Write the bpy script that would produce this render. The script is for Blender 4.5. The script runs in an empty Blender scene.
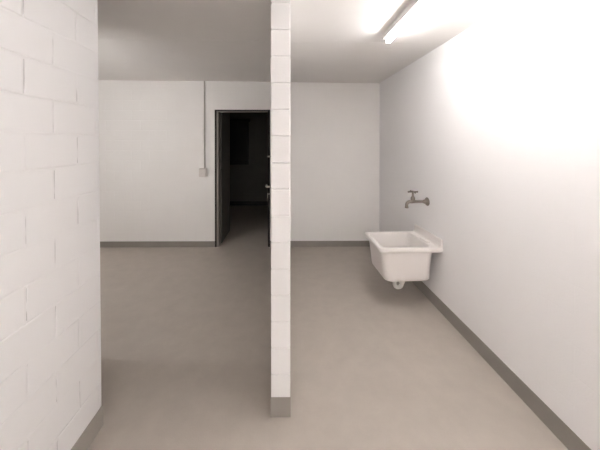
import bpy, bmesh, math, random
from mathutils import Vector, Matrix
random.seed(4)
S = bpy.context.scene
C = S.collection
PI = math.pi

# ------------------------------------------------------------------ materials
def mat(name, col, rough=0.6, metal=0.0, bump=None, mottle=None, spec=0.5):
    m = bpy.data.materials.new(name); m.use_nodes = True
    nt = m.node_tree; b = nt.nodes['Principled BSDF']
    b.inputs['Base Color'].default_value = (*col, 1)
    b.inputs['Roughness'].default_value = rough
    b.inputs['Metallic'].default_value = metal
    b.inputs['Specular IOR Level'].default_value = spec
    tc = nt.nodes.new('ShaderNodeTexCoord')
    if mottle:
        scale, amt = mottle
        n = nt.nodes.new('ShaderNodeTexNoise'); n.inputs['Scale'].default_value = scale
        n.inputs['Detail'].default_value = 6; n.inputs['Roughness'].default_value = 0.65
        nt.links.new(tc.outputs['Object'], n.inputs['Vector'])
        r = nt.nodes.new('ShaderNodeMapRange')
        r.inputs['From Min'].default_value = 0.25; r.inputs['From Max'].default_value = 0.75
        r.inputs['To Min'].default_value = 1 - amt; r.inputs['To Max'].default_value = 1 + amt
        nt.links.new(n.outputs['Fac'], r.inputs['Value'])
        mx = nt.nodes.new('ShaderNodeMix'); mx.data_type = 'RGBA'; mx.blend_type = 'MULTIPLY'
        mx.inputs['Factor'].default_value = 1
        mx.inputs[6].default_value = (*col, 1)
        nt.links.new(r.outputs['Result'], mx.inputs[7])
        nt.links.new(mx.outputs[2], b.inputs['Base Color'])
    if bump:
        scale, dist = bump
        n = nt.nodes.new('ShaderNodeTexNoise'); n.inputs['Scale'].default_value = scale
        n.inputs['Detail'].default_value = 4
        nt.links.new(tc.outputs['Object'], n.inputs['Vector'])
        bp = nt.nodes.new('ShaderNodeBump'); bp.inputs['Distance'].default_value = dist
        bp.inputs['Strength'].default_value = 1.0
        nt.links.new(n.outputs['Fac'], bp.inputs['Height'])
        nt.links.new(bp.outputs['Normal'], b.inputs['Normal'])
    return m

def math_node(nt, op, a, bb=None, c=None):
    n = nt.nodes.new('ShaderNodeMath'); n.operation = op
    for i, v in enumerate((a, bb, c)):
        if v is None: continue
        if isinstance(v, (int, float)): n.inputs[i].default_value = v
        else: nt.links.new(v, n.inputs[i])
    return n.outputs[0]

def add_masonry(m, axis, depth, crack, phase, z0=0.097, width=0.006, keep=0.25):
    """joint relief of painted block masonry: courses 0.15, blocks 0.26 in half bond.
    axis = object-space axis along the wall; crack darkens hairline gaps at some head joints."""
    nt = m.node_tree; b = nt.nodes['Principled BSDF']
    tc = nt.nodes.new('ShaderNodeTexCoord'); sep = nt.nodes.new('ShaderNodeSeparateXYZ')
    nt.links.new(tc.outputs['Object'], sep.inputs[0])
    u = sep.outputs[axis]; z = sep.outputs['Z']
    wob = nt.nodes.new('ShaderNodeTexNoise'); wob.inputs['Scale'].default_value = 9; wob.inputs['Detail'].default_value = 4
    nt.links.new(tc.outputs['Object'], wob.inputs['Vector'])
    w = math_node(nt, 'MULTIPLY_ADD', wob.outputs['Fac'], 0.008, -0.004)
    zz = math_node(nt, 'DIVIDE', math_node(nt, 'ADD', math_node(nt, 'SUBTRACT', z, z0), w), 0.15)
    row = math_node(nt, 'FLOOR', zz)
    dz = math_node(nt, 'MULTIPLY', math_node(nt, 'ABSOLUTE', math_node(nt, 'SUBTRACT', zz, math_node(nt, 'ROUND', zz))), 0.15)
    par = math_node(nt, 'FLOORED_MODULO', row, 2)
    uu = math_node(nt, 'ADD', math_node(nt, 'ADD', math_node(nt, 'DIVIDE', math_node(nt, 'SUBTRACT', u, phase), 0.26), math_node(nt, 'MULTIPLY', par, 0.5)), math_node(nt, 'MULTIPLY', w, 1.5))
    du = math_node(nt, 'MULTIPLY', math_node(nt, 'ABSOLUTE', math_node(nt, 'SUBTRACT', uu, math_node(nt, 'ROUND', uu))), 0.26)
    d = math_node(nt, 'MINIMUM', dz, du)
    h = nt.nodes.new('ShaderNodeMapRange'); h.interpolation_type = 'SMOOTHSTEP'
    h.inputs['From Min'].default_value = 0.0; h.inputs['From Max'].default_value = width
    nt.links.new(d, h.inputs['Value'])
    fade = nt.nodes.new('ShaderNodeTexNoise'); fade.inputs['Scale'].default_value = 5.5; fade.inputs['Detail'].default_value = 3
    nt.links.new(tc.outputs['Object'], fade.inputs['Vector'])
    fr = nt.nodes.new('ShaderNodeMapRange'); fr.inputs['From Min'].default_value = 0.35; fr.inputs['From Max'].default_value = 0.6
    fr.inputs['To Min'].default_value = keep
    nt.links.new(fade.outputs['Fac'], fr.inputs['Value'])
    hh = math_node(nt, 'MULTIPLY', math_node(nt, 'MULTIPLY', h.outputs['Result'], fr.outputs['Result']), depth)
    grain = nt.nodes.new('ShaderNodeTexNoise'); grain.inputs['Scale'].default_value = 140; grain.inputs['Detail'].default_value = 3
    nt.links.new(tc.outputs['Object'], grain.inputs['Vector'])
    # height loss at the joint: joint low, block high
    inv = math_node(nt, 'SUBTRACT', math_node(nt, 'MULTIPLY', fr.outputs['Result'], depth), hh)
    tot = math_node(nt, 'SUBTRACT', math_node(nt, 'MULTIPLY', grain.outputs['Fac'], 0.0006), inv)
    bp = nt.nodes.new('ShaderNodeBump'); bp.inputs['Distance'].default_value = 1.0
    nt.links.new(tot, bp.inputs['Height']); nt.links.new(bp.outputs['Normal'], b.inputs['Normal'])
    if crack > 0:
        c = nt.nodes.new('ShaderNodeMapRange'); c.interpolation_type = 'SMOOTHSTEP'
        c.inputs['From Min'].default_value = 0.0006; c.inputs['From Max'].default_value = 0.0024
        c.inputs['To Min'].default_value = 1; c.inputs['To Max'].default_value = 0
        nt.links.new(du, c.inputs['Value'])
        cn = nt.nodes.new('ShaderNodeTexNoise'); cn.inputs['Scale'].default_value = 8; cn.inputs['Detail'].default_value = 2
        nt.links.new(tc.outputs['Object'], cn.inputs['Vector'])
        cr = nt.nodes.new('ShaderNodeMapRange'); cr.inputs['From Min'].default_value = 0.47; cr.inputs['From Max'].default_value = 0.6
        nt.links.new(cn.outputs['Fac'], cr.inputs['Value'])
        inz = math_node(nt, 'MULTIPLY', math_node(nt, 'GREATER_THAN', dz, 0.012), math_node(nt, 'LESS_THAN', u, 1.36))
        k = math_node(nt, 'MULTIPLY', math_node(nt, 'MULTIPLY', math_node(nt, 'MULTIPLY', c.outputs['Result'], cr.outputs['Result']), inz), crack)
        mx = nt.nodes.new('ShaderNodeMix'); mx.data_type = 'RGBA'
        nt.links.new(k, mx.inputs['Factor'])
        old = b.inputs['Base Color'].links
        if old: nt.links.new(old[0].from_socket, mx.inputs[6])
        else: mx.inputs[6].default_value = b.inputs['Base Color'].default_value
        mx.inputs[7].default_value = (0.25, 0.22, 0.2, 1)
        nt.links.new(mx.outputs[2], b.inputs['Base Color'])

WHITE = (0.89, 0.871, 0.865)
M = {}
M['paint_side'] = mat('painted block wall, side', WHITE, 0.55, mottle=(1.2, 0.012), spec=0.3); add_masonry(M['paint_side'], 'Y', 0.0027, 0.5, 1.042 + 0.13, width=0.0075, keep=0.4)
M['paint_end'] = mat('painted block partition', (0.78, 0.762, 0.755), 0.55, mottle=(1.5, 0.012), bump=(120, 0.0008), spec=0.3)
M['paint_back'] = mat('painted block wall, back', (0.88, 0.855, 0.83), 0.6, mottle=(1.3, 0.02), spec=0.3); add_masonry(M['paint_back'], 'X', 0.0013, 0.0, 0.05)
M['paint_right'] = mat('painted wall, smooth', WHITE, 0.55, mottle=(2.0, 0.012), spec=0.3); add_masonry(M['paint_right'], 'Y', 0.00035, 0.0, 0.0)
M['ceiling'] = mat('painted concrete ceiling', (0.85, 0.82, 0.792), 0.75, mottle=(1.1, 0.03), bump=(30, 0.0008), spec=0.2)
M['floor'] = mat('grey brown floor coating', (0.48, 0.428, 0.378), 0.5, mottle=(7.0, 0.065), bump=(160, 0.001), spec=0.35)
M['skirt'] = mat('grey painted skirting', (0.30, 0.274, 0.246), 0.5, mottle=(6, 0.04), spec=0.35)
M['skirt_lit'] = mat('grey skirting brightened as if lit', (0.42, 0.382, 0.34), 0.5, mottle=(6, 0.04), spec=0.35)  # skirting grey lightened, stronger light on the left skirting put into the colour
M['concrete'] = mat('storage wall darkened as if unlit', (0.17, 0.16, 0.14), 0.85, mottle=(2, 0.08), bump=(40, 0.001), spec=0.2)  # lack of light in the storage room put into a dark wall colour
M['sink'] = mat('white plastic', (0.82, 0.77, 0.74), 0.28, spec=0.5)
M['trap'] = mat('white pipe plastic', (0.78, 0.74, 0.71), 0.35)
M['chrome'] = mat('worn chrome', (0.29, 0.255, 0.225), 0.32, metal=1.0)
M['steel'] = mat('satin steel', (0.55, 0.52, 0.47), 0.35, metal=1.0)
M['frame_grey'] = mat('grey steel frame', (0.30, 0.27, 0.24), 0.5)
M['frame_dark'] = mat('dark brown seal', (0.02, 0.014, 0.012), 0.7)
M['leaf'] = mat('dark brown door leaf', (0.05, 0.036, 0.03), 0.5)
M['black'] = mat('dark opening', (0.012, 0.012, 0.011), 0.6)
M['switch'] = mat('cream switch plastic', (0.76, 0.71, 0.67), 0.4)
M['conduit'] = mat('grey plastic conduit', (0.50, 0.46, 0.42), 0.5)
M['lamp_body'] = mat('white enamelled lamp body', (0.72, 0.69, 0.67), 0.4)
M['rubber'] = mat('dark rubber', (0.05, 0.05, 0.05), 0.7)
def glow(name, strength, col=(1.0, 0.988, 0.985)):
    m = bpy.data.materials.new(name); m.use_nodes = True
    nt = m.node_tree; nt.nodes.remove(nt.nodes['Principled BSDF'])
    e = nt.nodes.new('ShaderNodeEmission'); e.inputs[0].default_value = (*col, 1); e.inputs[1].default_value = strength
    nt.links.new(e.outputs[0], nt.nodes['Material Output'].inputs[0]); return m

# ------------------------------------------------------------------ mesh helpers
def obj(name, bm, m, parent=None, smooth=False):
    bmesh.ops.recalc_face_normals(bm, faces=bm.faces[:])
    me = bpy.data.meshes.new(name); bm.to_mesh(me); bm.free()
    me.materials.append(m)
    if smooth:
        for p in me.polygons: p.use_smooth = True
        try: me.set_sharp_from_angle(angle=math.radians(40))
        except Exception: pass
    o = bpy.data.objects.new(name, me); C.objects.link(o)
    if parent: o.parent = parent
    return o
def tag(o, label, cat, group=None):
    o['label'] = label; o['category'] = cat
    if group: o['group'] = group
    return o
def thing(name, label, cat, loc=(0, 0, 0), rz=0.0, group=None):
    o = bpy.data.objects.new(name, None); C.objects.link(o); o.location = loc; o.rotation_euler = (0, 0, rz)
    o.empty_display_size = 0.1
    return tag(o, label, cat, group)
def struct(name, bm, m, label=None, smooth=False):
    o = obj(name, bm, m, None, smooth); o['kind'] = 'structure'
    if label: o['label'] = label; 
    return o
def box(bm, x0, x1, y0, y1, z0, z1, bev=0.0, seg=2):
    vs = [bm.verts.new((x, y, z)) for x in (x0, x1) for y in (y0, y1) for z in (z0, z1)]
    fs = [(0, 1, 3, 2), (4, 6, 7, 5), (0, 4, 5, 1), (2, 3, 7, 6), (0, 2, 6, 4), (1, 5, 7, 3)]
    faces = [bm.faces.new([vs[i] for i in f]) for f in fs]
    if bev > 0:
        es = list({e for f in faces for e in f.edges})
        bmesh.ops.bevel(bm, geom=es, offset=bev, segments=seg, profile=0.5, affect='EDGES')
    return bm
def prism(bm, pts, z0, z1):
    a = [bm.verts.new((x, y, z0)) for x, y in pts]; b = [bm.verts.new((x, y, z1)) for x, y in pts]
    n = len(pts); bm.faces.new(a[::-1]); bm.faces.new(b)
    for i in range(n): bm.faces.new((a[i], a[(i + 1) % n], b[(i + 1) % n], b[i]))
    return bm
def tube(bm, pts, rad, n=16, cap=True):
    pts = [Vector(p) for p in pts]
    if not isinstance(rad, (list, tuple)): rad = [rad] * len(pts)
    rings = []; up = None
    for i, p in enumerate(pts):
        t = (pts[min(i + 1, len(pts) - 1)] - pts[max(i - 1, 0)]).normalized()
        if up is None:
            up = Vector((0, 0, 1)) if abs(t.z) < 0.9 else Vector((0, 1, 0))
        up = (up - t * up.dot(t)).normalized(); sd = t.cross(up)
        rings.append([bm.verts.new(p + (up * math.cos(a) + sd * math.sin(a)) * rad[i]) for a in [2 * PI * k / n for k in range(n)]])
    for r0, r1 in zip(rings, rings[1:]):
        for k in range(n): bm.faces.new((r0[k], r0[(k + 1) % n], r1[(k + 1) % n], r1[k]))
    if cap: bm.faces.new(rings[0][::-1]); bm.faces.new(rings[-1])
    return bm
def lathe(bm, prof, origin, axis='Z', n=20):
    """prof: (radius, height) pairs; revolved about axis through origin"""
    o = Vector(origin); rings = []
    for r, h in prof:
        ring = []
        for k in range(n):
            a = 2 * PI * k / n
            if axis == 'Z': v = Vector((r * math.cos(a), r * math.sin(a), h))
            elif axis == 'X': v = Vector((h, r * math.cos(a), r * math.sin(a)))
            else: v = Vector((r * math.cos(a), h, r * math.sin(a)))
            ring.append(bm.verts.new(o + v))
        rings.append(ring)
    for r0, r1 in zip(rings, rings[1:]):
        for k in range(n): bm.faces.new((r0[k], r0[(k + 1) % n], r1[(k + 1) % n], r1[k]))
    bm.faces.new(rings[0][::-1]); bm.faces.new(rings[-1])
    return bm
def B(): return bmesh.new()

# ------------------------------------------------------------------ the room (x right, y away from the camera, z up)
CAMH = 1.556
YB = 3.95                    # back wall face
def ceil_z(x): return 2.454 + (1.41 - x) * 0.0088
def rx(y): return 1.436 - 0.0125 * (y - 1.34)     # right wall face, a touch out of square
Y0 = -5.0                    # wall behind the camera
XL = -3.4                    # far left wall of the side room

struct('floor', box(B(), XL - .2, 1.75, Y0 - .2, YB + .06, -0.12, 0.0), M['floor'])
bm = B()
xs = (XL - .2, 1.8)
v = [bm.verts.new((x, y, ceil_z(x) + dz)) for dz in (0, .16) for y in (Y0 - .2, YB + .2) for x in xs]
for f in ((0, 1, 3, 2), (4, 6, 7, 5), (0, 4, 5, 1), (2, 3, 7, 6), (0, 2, 6, 4), (1, 5, 7, 3)): bm.faces.new([v[i] for i in f])
struct('ceiling', bm, M['ceiling'])
# formwork seam across the ceiling, a shallow rounded ridge
bm = B()
pr = [(-.010, .0), (-.004, -.0022), (.004, -.0022), (.010, 0)]
ends = []
for x in (XL, 1.40):
    ends.append([bm.verts.new((x, 2.37 + a, ceil_z(x) + b)) for a, b in pr])
for k in range(3): bm.faces.new((ends[0][k], ends[0][k + 1], ends[1][k + 1], ends[1][k]))
bm.faces.new((ends[0][3], ends[0][0], ends[1][0], ends[1][3])); bm.faces.new(ends[0]); bm.faces.new(ends[1][::-1])
struct('trim_1', bm, M['ceiling'], 'shallow seam running across the painted concrete ceiling')

# right wall
struct('wall_right', prism(B(), [(rx(Y0), Y0 - .15), (rx(YB + .15), YB + .15), (1.62, YB + .15), (1.62, Y0 - .15)], -.02, 2.56), M['paint_right'])
struct('baseboard_right', prism(B(), [(rx(Y0) - .004, Y0), (rx(YB) - .004, YB - .0005), (rx(YB) + .001, YB - .0005), (rx(Y0) + .001, Y0)], 0.0, 0.113), M['skirt'])

# back wall with the doorway
DX0, DX1, DZ = -1.064, -0.238, 2.052
bm = B()
box(bm, XL - .15, DX0, YB, YB + .15, -.02, 2.60)
box(bm, DX1, rx(YB) + .004, YB, YB + .15, -.02, 2.60)
box(bm, DX0, DX1, YB, YB + .15, DZ, 2.60)
struct('wall_back', bm, M['paint_back'])
bm = B()
box(bm, XL, DX0 - .001, YB - .004, YB + .001, 0, .088)
box(bm, DX1 + .001, -.088, YB - .004, YB + .001, 0, .088)
box(bm, .028, rx(YB) - .004, YB - .004, YB + .001, 0, .088)
struct('baseboard_back', bm, M['skirt'])

# partition ending in a narrow block pier
PX0, PX1, PY = -0.0855, 0.0245, 1.491
bm = B()
box(bm, PX0 + .005, PX1 - .005, PY + .005, YB, 0, 2.56)
z = 0.097 - .15; row = 0
while z < 2.46:
    y = PY; first = .12 if row % 2 else .25
    while y < YB - .01:
        L = first if y == PY else .25
        y1 = min(y + L, YB)
        box(bm, PX0, PX1, y, y1, max(z, 0.0), min(z + .1445, 2.47), 0.004, 2)
        y = y1 + .01
    z += .15; row += 1
struct('wall_partition', bm, M['paint_end'])
bm = B()
box(bm, PX0 - .0015, PX1 + .0015, PY - .0015, PY, 0, .114)
box(bm, PX0 - .0015, PX0, PY, YB - .004, 0, .114)
box(bm, PX1, PX1 + .0015, PY, YB - .004, 0, .114)
struct('baseboard_partition', bm, M['skirt'])

# left wall beside the camera, leaning slightly
def lean(bm):
    for vv in bm.verts: vv.co.x -= 0.006 * vv.co.z
    return bm
LX, LY = -1.013, 1.455
bm = B(); box(bm, LX - .12, LX, Y0 - .1, LY, -.02, 2.56, 0.004, 2)
struct('wall_left', lean(bm), M['paint_side'])
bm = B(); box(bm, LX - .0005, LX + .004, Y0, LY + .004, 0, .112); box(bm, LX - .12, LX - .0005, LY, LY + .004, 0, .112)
struct('baseboard_left', lean(bm), M['skirt_lit'])
# side room closing walls, round the corner from the camera
struct('wall_corner', box(B(), XL, -1.40, 1.70, 1.912, -.02, 2.56), M['paint_back'])
struct('wall_niche', box(B(), -1.52, -1.40, 1.32, 1.70, -.02, 2.56), M['paint_back'])
struct('wall_return', box(B(), -1.40, LX - .135, 1.32, 1.44, -.02, 2.56), M['paint_back'])
struct('wall_far_left', box(B(), XL - .15, XL, 1.6, YB, -.02, 2.60), M['paint_back'])
struct('wall_front', box(B(), LX - .25, 1.62, Y0 - .15, Y0, -.02, 2.56), M['paint_end'])

# the unlit room behind the door
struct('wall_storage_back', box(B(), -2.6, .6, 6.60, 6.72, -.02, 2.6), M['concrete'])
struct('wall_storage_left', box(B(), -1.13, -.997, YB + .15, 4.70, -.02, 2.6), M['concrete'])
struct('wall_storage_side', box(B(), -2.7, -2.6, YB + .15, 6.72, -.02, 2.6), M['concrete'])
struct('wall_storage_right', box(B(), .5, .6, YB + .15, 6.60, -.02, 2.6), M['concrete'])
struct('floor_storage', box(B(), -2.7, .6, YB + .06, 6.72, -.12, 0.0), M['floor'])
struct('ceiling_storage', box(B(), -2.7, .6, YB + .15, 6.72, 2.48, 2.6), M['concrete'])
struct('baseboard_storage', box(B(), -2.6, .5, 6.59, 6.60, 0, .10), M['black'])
bm = B()
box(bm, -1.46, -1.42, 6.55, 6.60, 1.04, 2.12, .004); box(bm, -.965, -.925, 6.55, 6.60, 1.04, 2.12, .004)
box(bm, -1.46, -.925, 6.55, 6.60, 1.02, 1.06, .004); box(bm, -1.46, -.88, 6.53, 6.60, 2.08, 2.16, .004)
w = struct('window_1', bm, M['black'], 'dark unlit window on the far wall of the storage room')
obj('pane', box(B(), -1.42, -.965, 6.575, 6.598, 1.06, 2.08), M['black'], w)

# door: frame, open leaf folded back towards the partition
d = struct('door_1', (lambda b: (box(b, DX0 + .026, DX0 + .054, YB + .004, YB + .13, 0, DZ - .021, .002),
                                
                                box(b, DX0 + .027, DX1 - .024, YB + .004, YB + .13, DZ - .030, DZ - .019, .002), b)[-1])(B()),
           M['frame_grey'], 'open doorway with grey steel frame leading to a dark room')
bm = B()
box(bm, DX0, DX0 + .027, YB - .003, YB + .12, 0, DZ, .001)
box(bm, DX1 - .034, DX1, YB - .003, YB + .15, 0, DZ, .001)
box(bm, DX0, DX1, YB - .003, YB + .12, DZ - .019, DZ, .001)
obj('door_seal', bm, M['frame_dark'], d)
# leaf hinge axis at (-.232, YB-.02); leaf runs towards the camera
hx, hy = -.190, YB - .012
ang = math.atan2(.030, .84)
def L(a, n, z):      # a along leaf from hinge, n to the left of its face
    return Vector((hx + a * math.sin(ang) - n * math.cos(ang), hy - a * math.cos(ang) - n * math.sin(ang), z))
def leafbox(bm, a0, a1, n0, n1, z0, z1, bev=0):
    b2 = B(); box(b2, a0, a1, n0, n1, z0, z1, bev)
    for vv in b2.verts: vv.co = L(vv.co.x, vv.co.y, vv.co.z)
    me = bpy.data.meshes.new('t'); b2.to_mesh(me); b2.free(); bm.from_mesh(me); bpy.data.meshes.remove(me); return bm
lf = obj('leaf', leafbox(B(), 0, .86, -.045, 0.0, .012, DZ - .03, .002), M['leaf'], d)
HA, HZ = .80, 1.035
bm = B(); tube(bm, [L(HA, 0.0, HZ), L(HA, .056, HZ), L(HA - .006, .068, HZ), L(HA - .03, .072, HZ), L(HA - .12, .072, HZ)], [.013, .012, .013, .013, .010], 12)
hd = obj('lever_handle', bm, M['steel'], lf, True)
bm = B(); leafbox(bm, HA - .02, HA + .02, 0, .007, HZ - .14, HZ + .05, .003); obj('lock_plate', bm, M['leaf'], lf)
bm = B(); tube(bm, [L(HA, .006, HZ - .085), L(HA, .058, HZ - .085)], .006, 8); leafbox(bm, HA - .012, HA + .012, .054, .060, HZ - .135, HZ - .078, .001)
obj('key', bm, M['steel'], lf)
bm = B(); tube(bm, [L(HA, 0, 1.395), L(HA, .012, 1.395), L(HA, .012, 1.395), L(HA, .058, 1.395)], [.016, .016, .009, .009], 12); obj('bolt_knob', bm, M['steel'], lf, True)
# strike plate on the reveal
obj('strike_plate', box(B(), -.9985, -.995, 4.02, 4.06, 1.16, 1.26), M['frame_grey'], d)

# ------------------------------------------------------------------ switch and conduit on the back wall
t = thing('light_switch', 'cream surface mounted light switch on back wall beside the doorway', 'switch', (-1.229, YB, 1.117))
obj('switch_box', box(B(), -.058, .058, -.048, 0, -.062, .062, .006, 3), M['switch'], t)
obj('cover_plate', box(B(), -.052, .052, -.053, -.047, .006, .056, .002), M['switch'], t)
obj('rocker', box(B(), -.046, .046, -.056, -.047, -.052, -.004, .003), M['switch'], t)
zt = ceil_z(-1.212) - .001
t = thing('cable_conduit', 'thin grey vertical conduit from ceiling down to the light switch', 'conduit', (-1.212, YB - .012, 1.18))
obj('pipe', tube(B(), [(0, 0, 0), (0, 0, zt - 1.18)], .0105, 12), M['conduit'], t, True)
# ------------------------------------------------------------------ laundry sink
SY = 2.612
t = thing('laundry_sink', 'white plastic laundry sink hung on the right wall', 'sink', (rx(SY) - .001, SY, 0), math.atan(.0125) + math.radians(1.0))
def ring(bm, u0, u1, v0, v1, r, z, n=7, rb=None):
    rb = r if rb is None else rb
    pts = []
    for cu, cv, rr, a0 in ((-u1, v1, r, PI / 2), (-u1, v0, r, PI), (-u0, v0, rb, 3 * PI / 2), (-u0, v1, rb, 0)):
        sx = 1 if cu == -u1 else -1
        ccx = cu + rr * sx; ccy = cv - rr if cv == v1 else cv + rr
        for k in range(n):
            a = a0 + (PI / 2) * k / (n - 1)
            pts.append((ccx + rr * math.cos(a), ccy + rr * math.sin(a), z))
    return [bm.verts.new(p) for p in pts]
def loft(bm, rings, cap0=True, cap1=True):
    for a, b in zip(rings, rings[1:]):
        n = len(a)
        for k in range(n): bm.faces.new((a[k], a[(k + 1) % n], b[(k + 1) % n], b[k]))
    if cap0: bm.faces.new(rings[0][::-1])
    if cap1: bm.faces.new(rings[-1])
RT = .603; HV = .236; UF = .580
bm = B()
R = [ring(bm, .115, .480, -.165, .165, .05, .278),
     ring(bm, .095, .503, -.188, .188, .055, .282),
     ring(bm, .086, .514, -.199, .199, .06, .298),
     ring(bm, .082, .519, -.202, .202, .06, .322),
     ring(bm, .068, .540, -.212, .212, .06, .515),
     ring(bm, .064, .544, -.214, .214, .06, .540),
     ring(bm, .048, .548, -.216, .216, .058, .556),
     ring(bm, .004, UF - .012, -HV + .006, HV - .006, .05, .560, rb=.006),
     ring(bm, .0, UF - .003, -HV + .001, HV - .001, .05, .566, rb=.004),
     ring(bm, .0, UF, -HV, HV, .05, .574, rb=.004),
     ring(bm, .0, UF, -HV, HV, .05, RT - .012, rb=.004),
     ring(bm, .002, UF - .004, -HV + .004, HV - .004, .048, RT - .003, rb=.004),
     ring(bm, .006, UF - .012, -HV + .012, HV - .012, .045, RT, rb=.004),
     ring(bm, .085, UF - .038, -HV + .034, HV - .034, .045, RT),
     ring(bm, .090, UF - .044, -HV + .039, HV - .039, .045, RT - .004),
     ring(bm, .094, UF - .050, -HV + .043, HV - .043, .045, RT - .014),
     ring(bm, .096, .508, -.190, .190, .05, .328),
     ring(bm, .104, .500, -.182, .182, .05, .306),
     ring(bm, .130, .470, -.150, .150, .05, .296)]
loft(bm, R)
obj('basin', bm, M['sink'], t, True)
bm = B()   # raised back edge against the wall
prof = [(-.001, RT - .003), (-.001, .672), (-.006, .676), (-.014, .674), (-.019, .667), (-.024, RT + .010), (-.036, RT - .003)]
a = [bm.verts.new((x, -HV, z)) for x, z in prof]; b = [bm.verts.new((x, HV, z)) for x, z in prof]
bm.faces.new(a); bm.faces.new(b[::-1])
for k in range(len(prof)): q = (k + 1) % len(prof); bm.faces.new((a[k], a[q], b[q], b[k]))
obj('backsplash', bm, M['sink'], t)
obj('soap_ledge', box(B(), -.082, -.04, -.10, .02, RT - .004, RT + .010, .005, 3), M['sink'], t, True)
obj('drain_strainer', lathe(B(), [(.0, 0), (.036, 0), (.038, .003), (.03, .005), (.0, .004)], (-.345, 0, .2965)), M['steel'], t, True)
# siphon: tail piece, bend, outlet into the wall
bm = B()
pts = [(-.345, 0, .279), (-.345, 0, .185)]
for k in range(1, 13):
    aa = PI + PI * k / 12
    pts.append((-.307 + .038 * math.cos(aa), 0, .163 + .038 * math.sin(aa)))
pts += [(-.269, 0, .20), (-.264, 0, .215), (-.25, 0, .224), (-.21, 0, .226), (-.004, 0, .228)]
tp = obj('drain_trap', tube(bm, pts, .0185, 16), M['trap'], t, True)
bm = B()
lathe(bm, [(.026, .0), (.027, .004), (.027, .03), (.024, .034)], (-.345, 0, .188))
lathe(bm, [(.024, .0), (.026, .003), (.026, .022), (.022, .026)], (-.269, 0, .170))
obj('union_nut', bm, M['trap'], tp, True)
obj('wall_rosette', lathe(B(), [(.034, -.002), (.034, -.006), (.028, -.012), (.0195, -.014)], (0, 0, .228), 'X'), M['trap'], tp, True)
# ------------------------------------------------------------------ wall tap
TY = 2.635
t = thing('tap', 'metal wall tap with cross handle above the white sink', 'tap', (rx(TY), TY, .968), math.atan(.0125))
obj('wall_flange', lathe(B(), [(.042, -.0005), (.042, -.005), (.036, -.012), (.022, -.020), (.0195, -.036), (.0165, -.040)], (0, 0, 0), 'X', 24), M['chrome'], t, True)
bm = B()
pts = [(-.02, 0, 0), (-.10, 0, 0), (-.165, 0, 0)]; rr = [.0135, .0135, .0165]
for k in range(0, 10):
    aa = PI / 2 + (PI / 2) * k / 9
    pts.append((-.178 + .032 * math.cos(aa), 0, -.032 + .032 * math.sin(aa))); rr.append(.0155 - .001 * k / 9)
pts += [(-.210, 0, -.048), (-.210, 0, -.0485), (-.210, 0, -.062)]; rr += [.0145, .0175, .0175]
obj('spout', tube(bm, pts, rr, 16), M['chrome'], t, True)
bm = B()
lathe(bm, [(.012, -.004), (.0165, .004), (.0175, .014), (.021, .018), (.021, .036), (.017, .046), (.0125, .052), (.010, .058), (.009, .094)], (-.148, 0, 0))
obj('valve_body', bm, M['chrome'], t, True)
bm = B()
lathe(bm, [(.008, .090), (.0125, .094), (.0125, .104), (.009, .109), (.004, .110)], (-.148, 0, 0))
for dx, dy in ((1, 0), (-1, 0), (0, 1), (0, -1)):
    tube(bm, [(-.148 + dx * .006, dy * .006, .099), (-.148 + dx * .036, dy * .036, .099), (-.148 + dx * .041, dy * .041, .099), (-.148 + dx * .049, dy * .049, .099), (-.148 + dx * .052, dy * .052, .099)],
         [.008, .007, .009, .009, .004], 10)
obj('cross_handle', bm, M['chrome'], t, True)

# ------------------------------------------------------------------ fluorescent lights
def batten(label, loc, length, strength, rz=0.0, off=.018, col=(1.0, 0.988, 0.985), tag_group='ceiling fluorescent lights'):
    """origin on the ceiling at the middle; runs along local y"""
    t = thing('ceiling_light', label, 'light', loc, rz, tag_group)
    h = length / 2
    obj('lamp_body', box(B(), -.024, .022, -h, h, -.048, -.0005, .004), M['lamp_body'], t)
    obj('tube', tube(B(), [(off, -h + .03, -.068), (off, h - .03, -.068)], .0165, 20), glow('fluorescent glow', strength, col), t, True)
    for s in (-1, 1):
        y = s * (h - .016)
        obj('lamp_holder', box(B(), off - .020, off + .020, y - .013, y + .013, -.088, -.043, .004), M['lamp_body'], t)
    return t
LXc = .822
batten('bright fluorescent tube light on ceiling above the right aisle', (LXc, 1.42, ceil_z(LXc)), 1.53, 54.0 / 8)
batten('added unseen fluorescent fill light behind the viewpoint, beside the right wall', (1.1, -3.5, ceil_z(1.1)), 1.53, 160.0 / 8)  # lamp added out of view to fill the room with light
batten('added unseen fluorescent fill light behind the viewpoint, in mid ceiling', (0, -3.8, ceil_z(0)), 1.53, 165.0 / 8)  # second added lamp, unseen, brightens the walls from the rear
t = batten('suspended fluorescent tube light in the side room round the left corner', (-2.32, 1.955, ceil_z(-2.32) - .45), 1.23, 59.0 / 8, PI / 2, off=0.0)
for y in (-.4, .4):
    obj('hanger_rod', tube(B(), [(0, y, -.01), (0, y, .4495)], .005, 8), M['lamp_body'], t, True)

# ------------------------------------------------------------------ world, camera, view
w = bpy.data.worlds.new('world'); S.world = w; w.use_nodes = True
w.node_tree.nodes['Background'].inputs[0].default_value = (0, 0, 0, 1)
cam = bpy.data.cameras.new('camera'); co = bpy.data.objects.new('camera', cam); C.objects.link(co)
FPX = 264.0
cam.sensor_width = 36; cam.lens = 36 * FPX / 600
cam.clip_start = .02
yaw, pitch = math.radians(0.5), math.radians(0.3)
co.location = (0, 0, CAMH); co.rotation_euler = (PI / 2 - pitch, 0, -yaw)
# vanishing point of the room's depth sits at pixel (286, 143)
cam.shift_x = (300 - (286 + FPX * math.tan(yaw))) / 600
cam.shift_y = -(225 - (143 + FPX * math.tan(pitch))) / 600
S.camera = co
S.view_settings.view_transform = 'Standard'; S.view_settings.look = 'None'
S.view_settings.gamma = 1; S.view_settings.exposure = 3.34; S.view_settings.use_curve_mapping = False
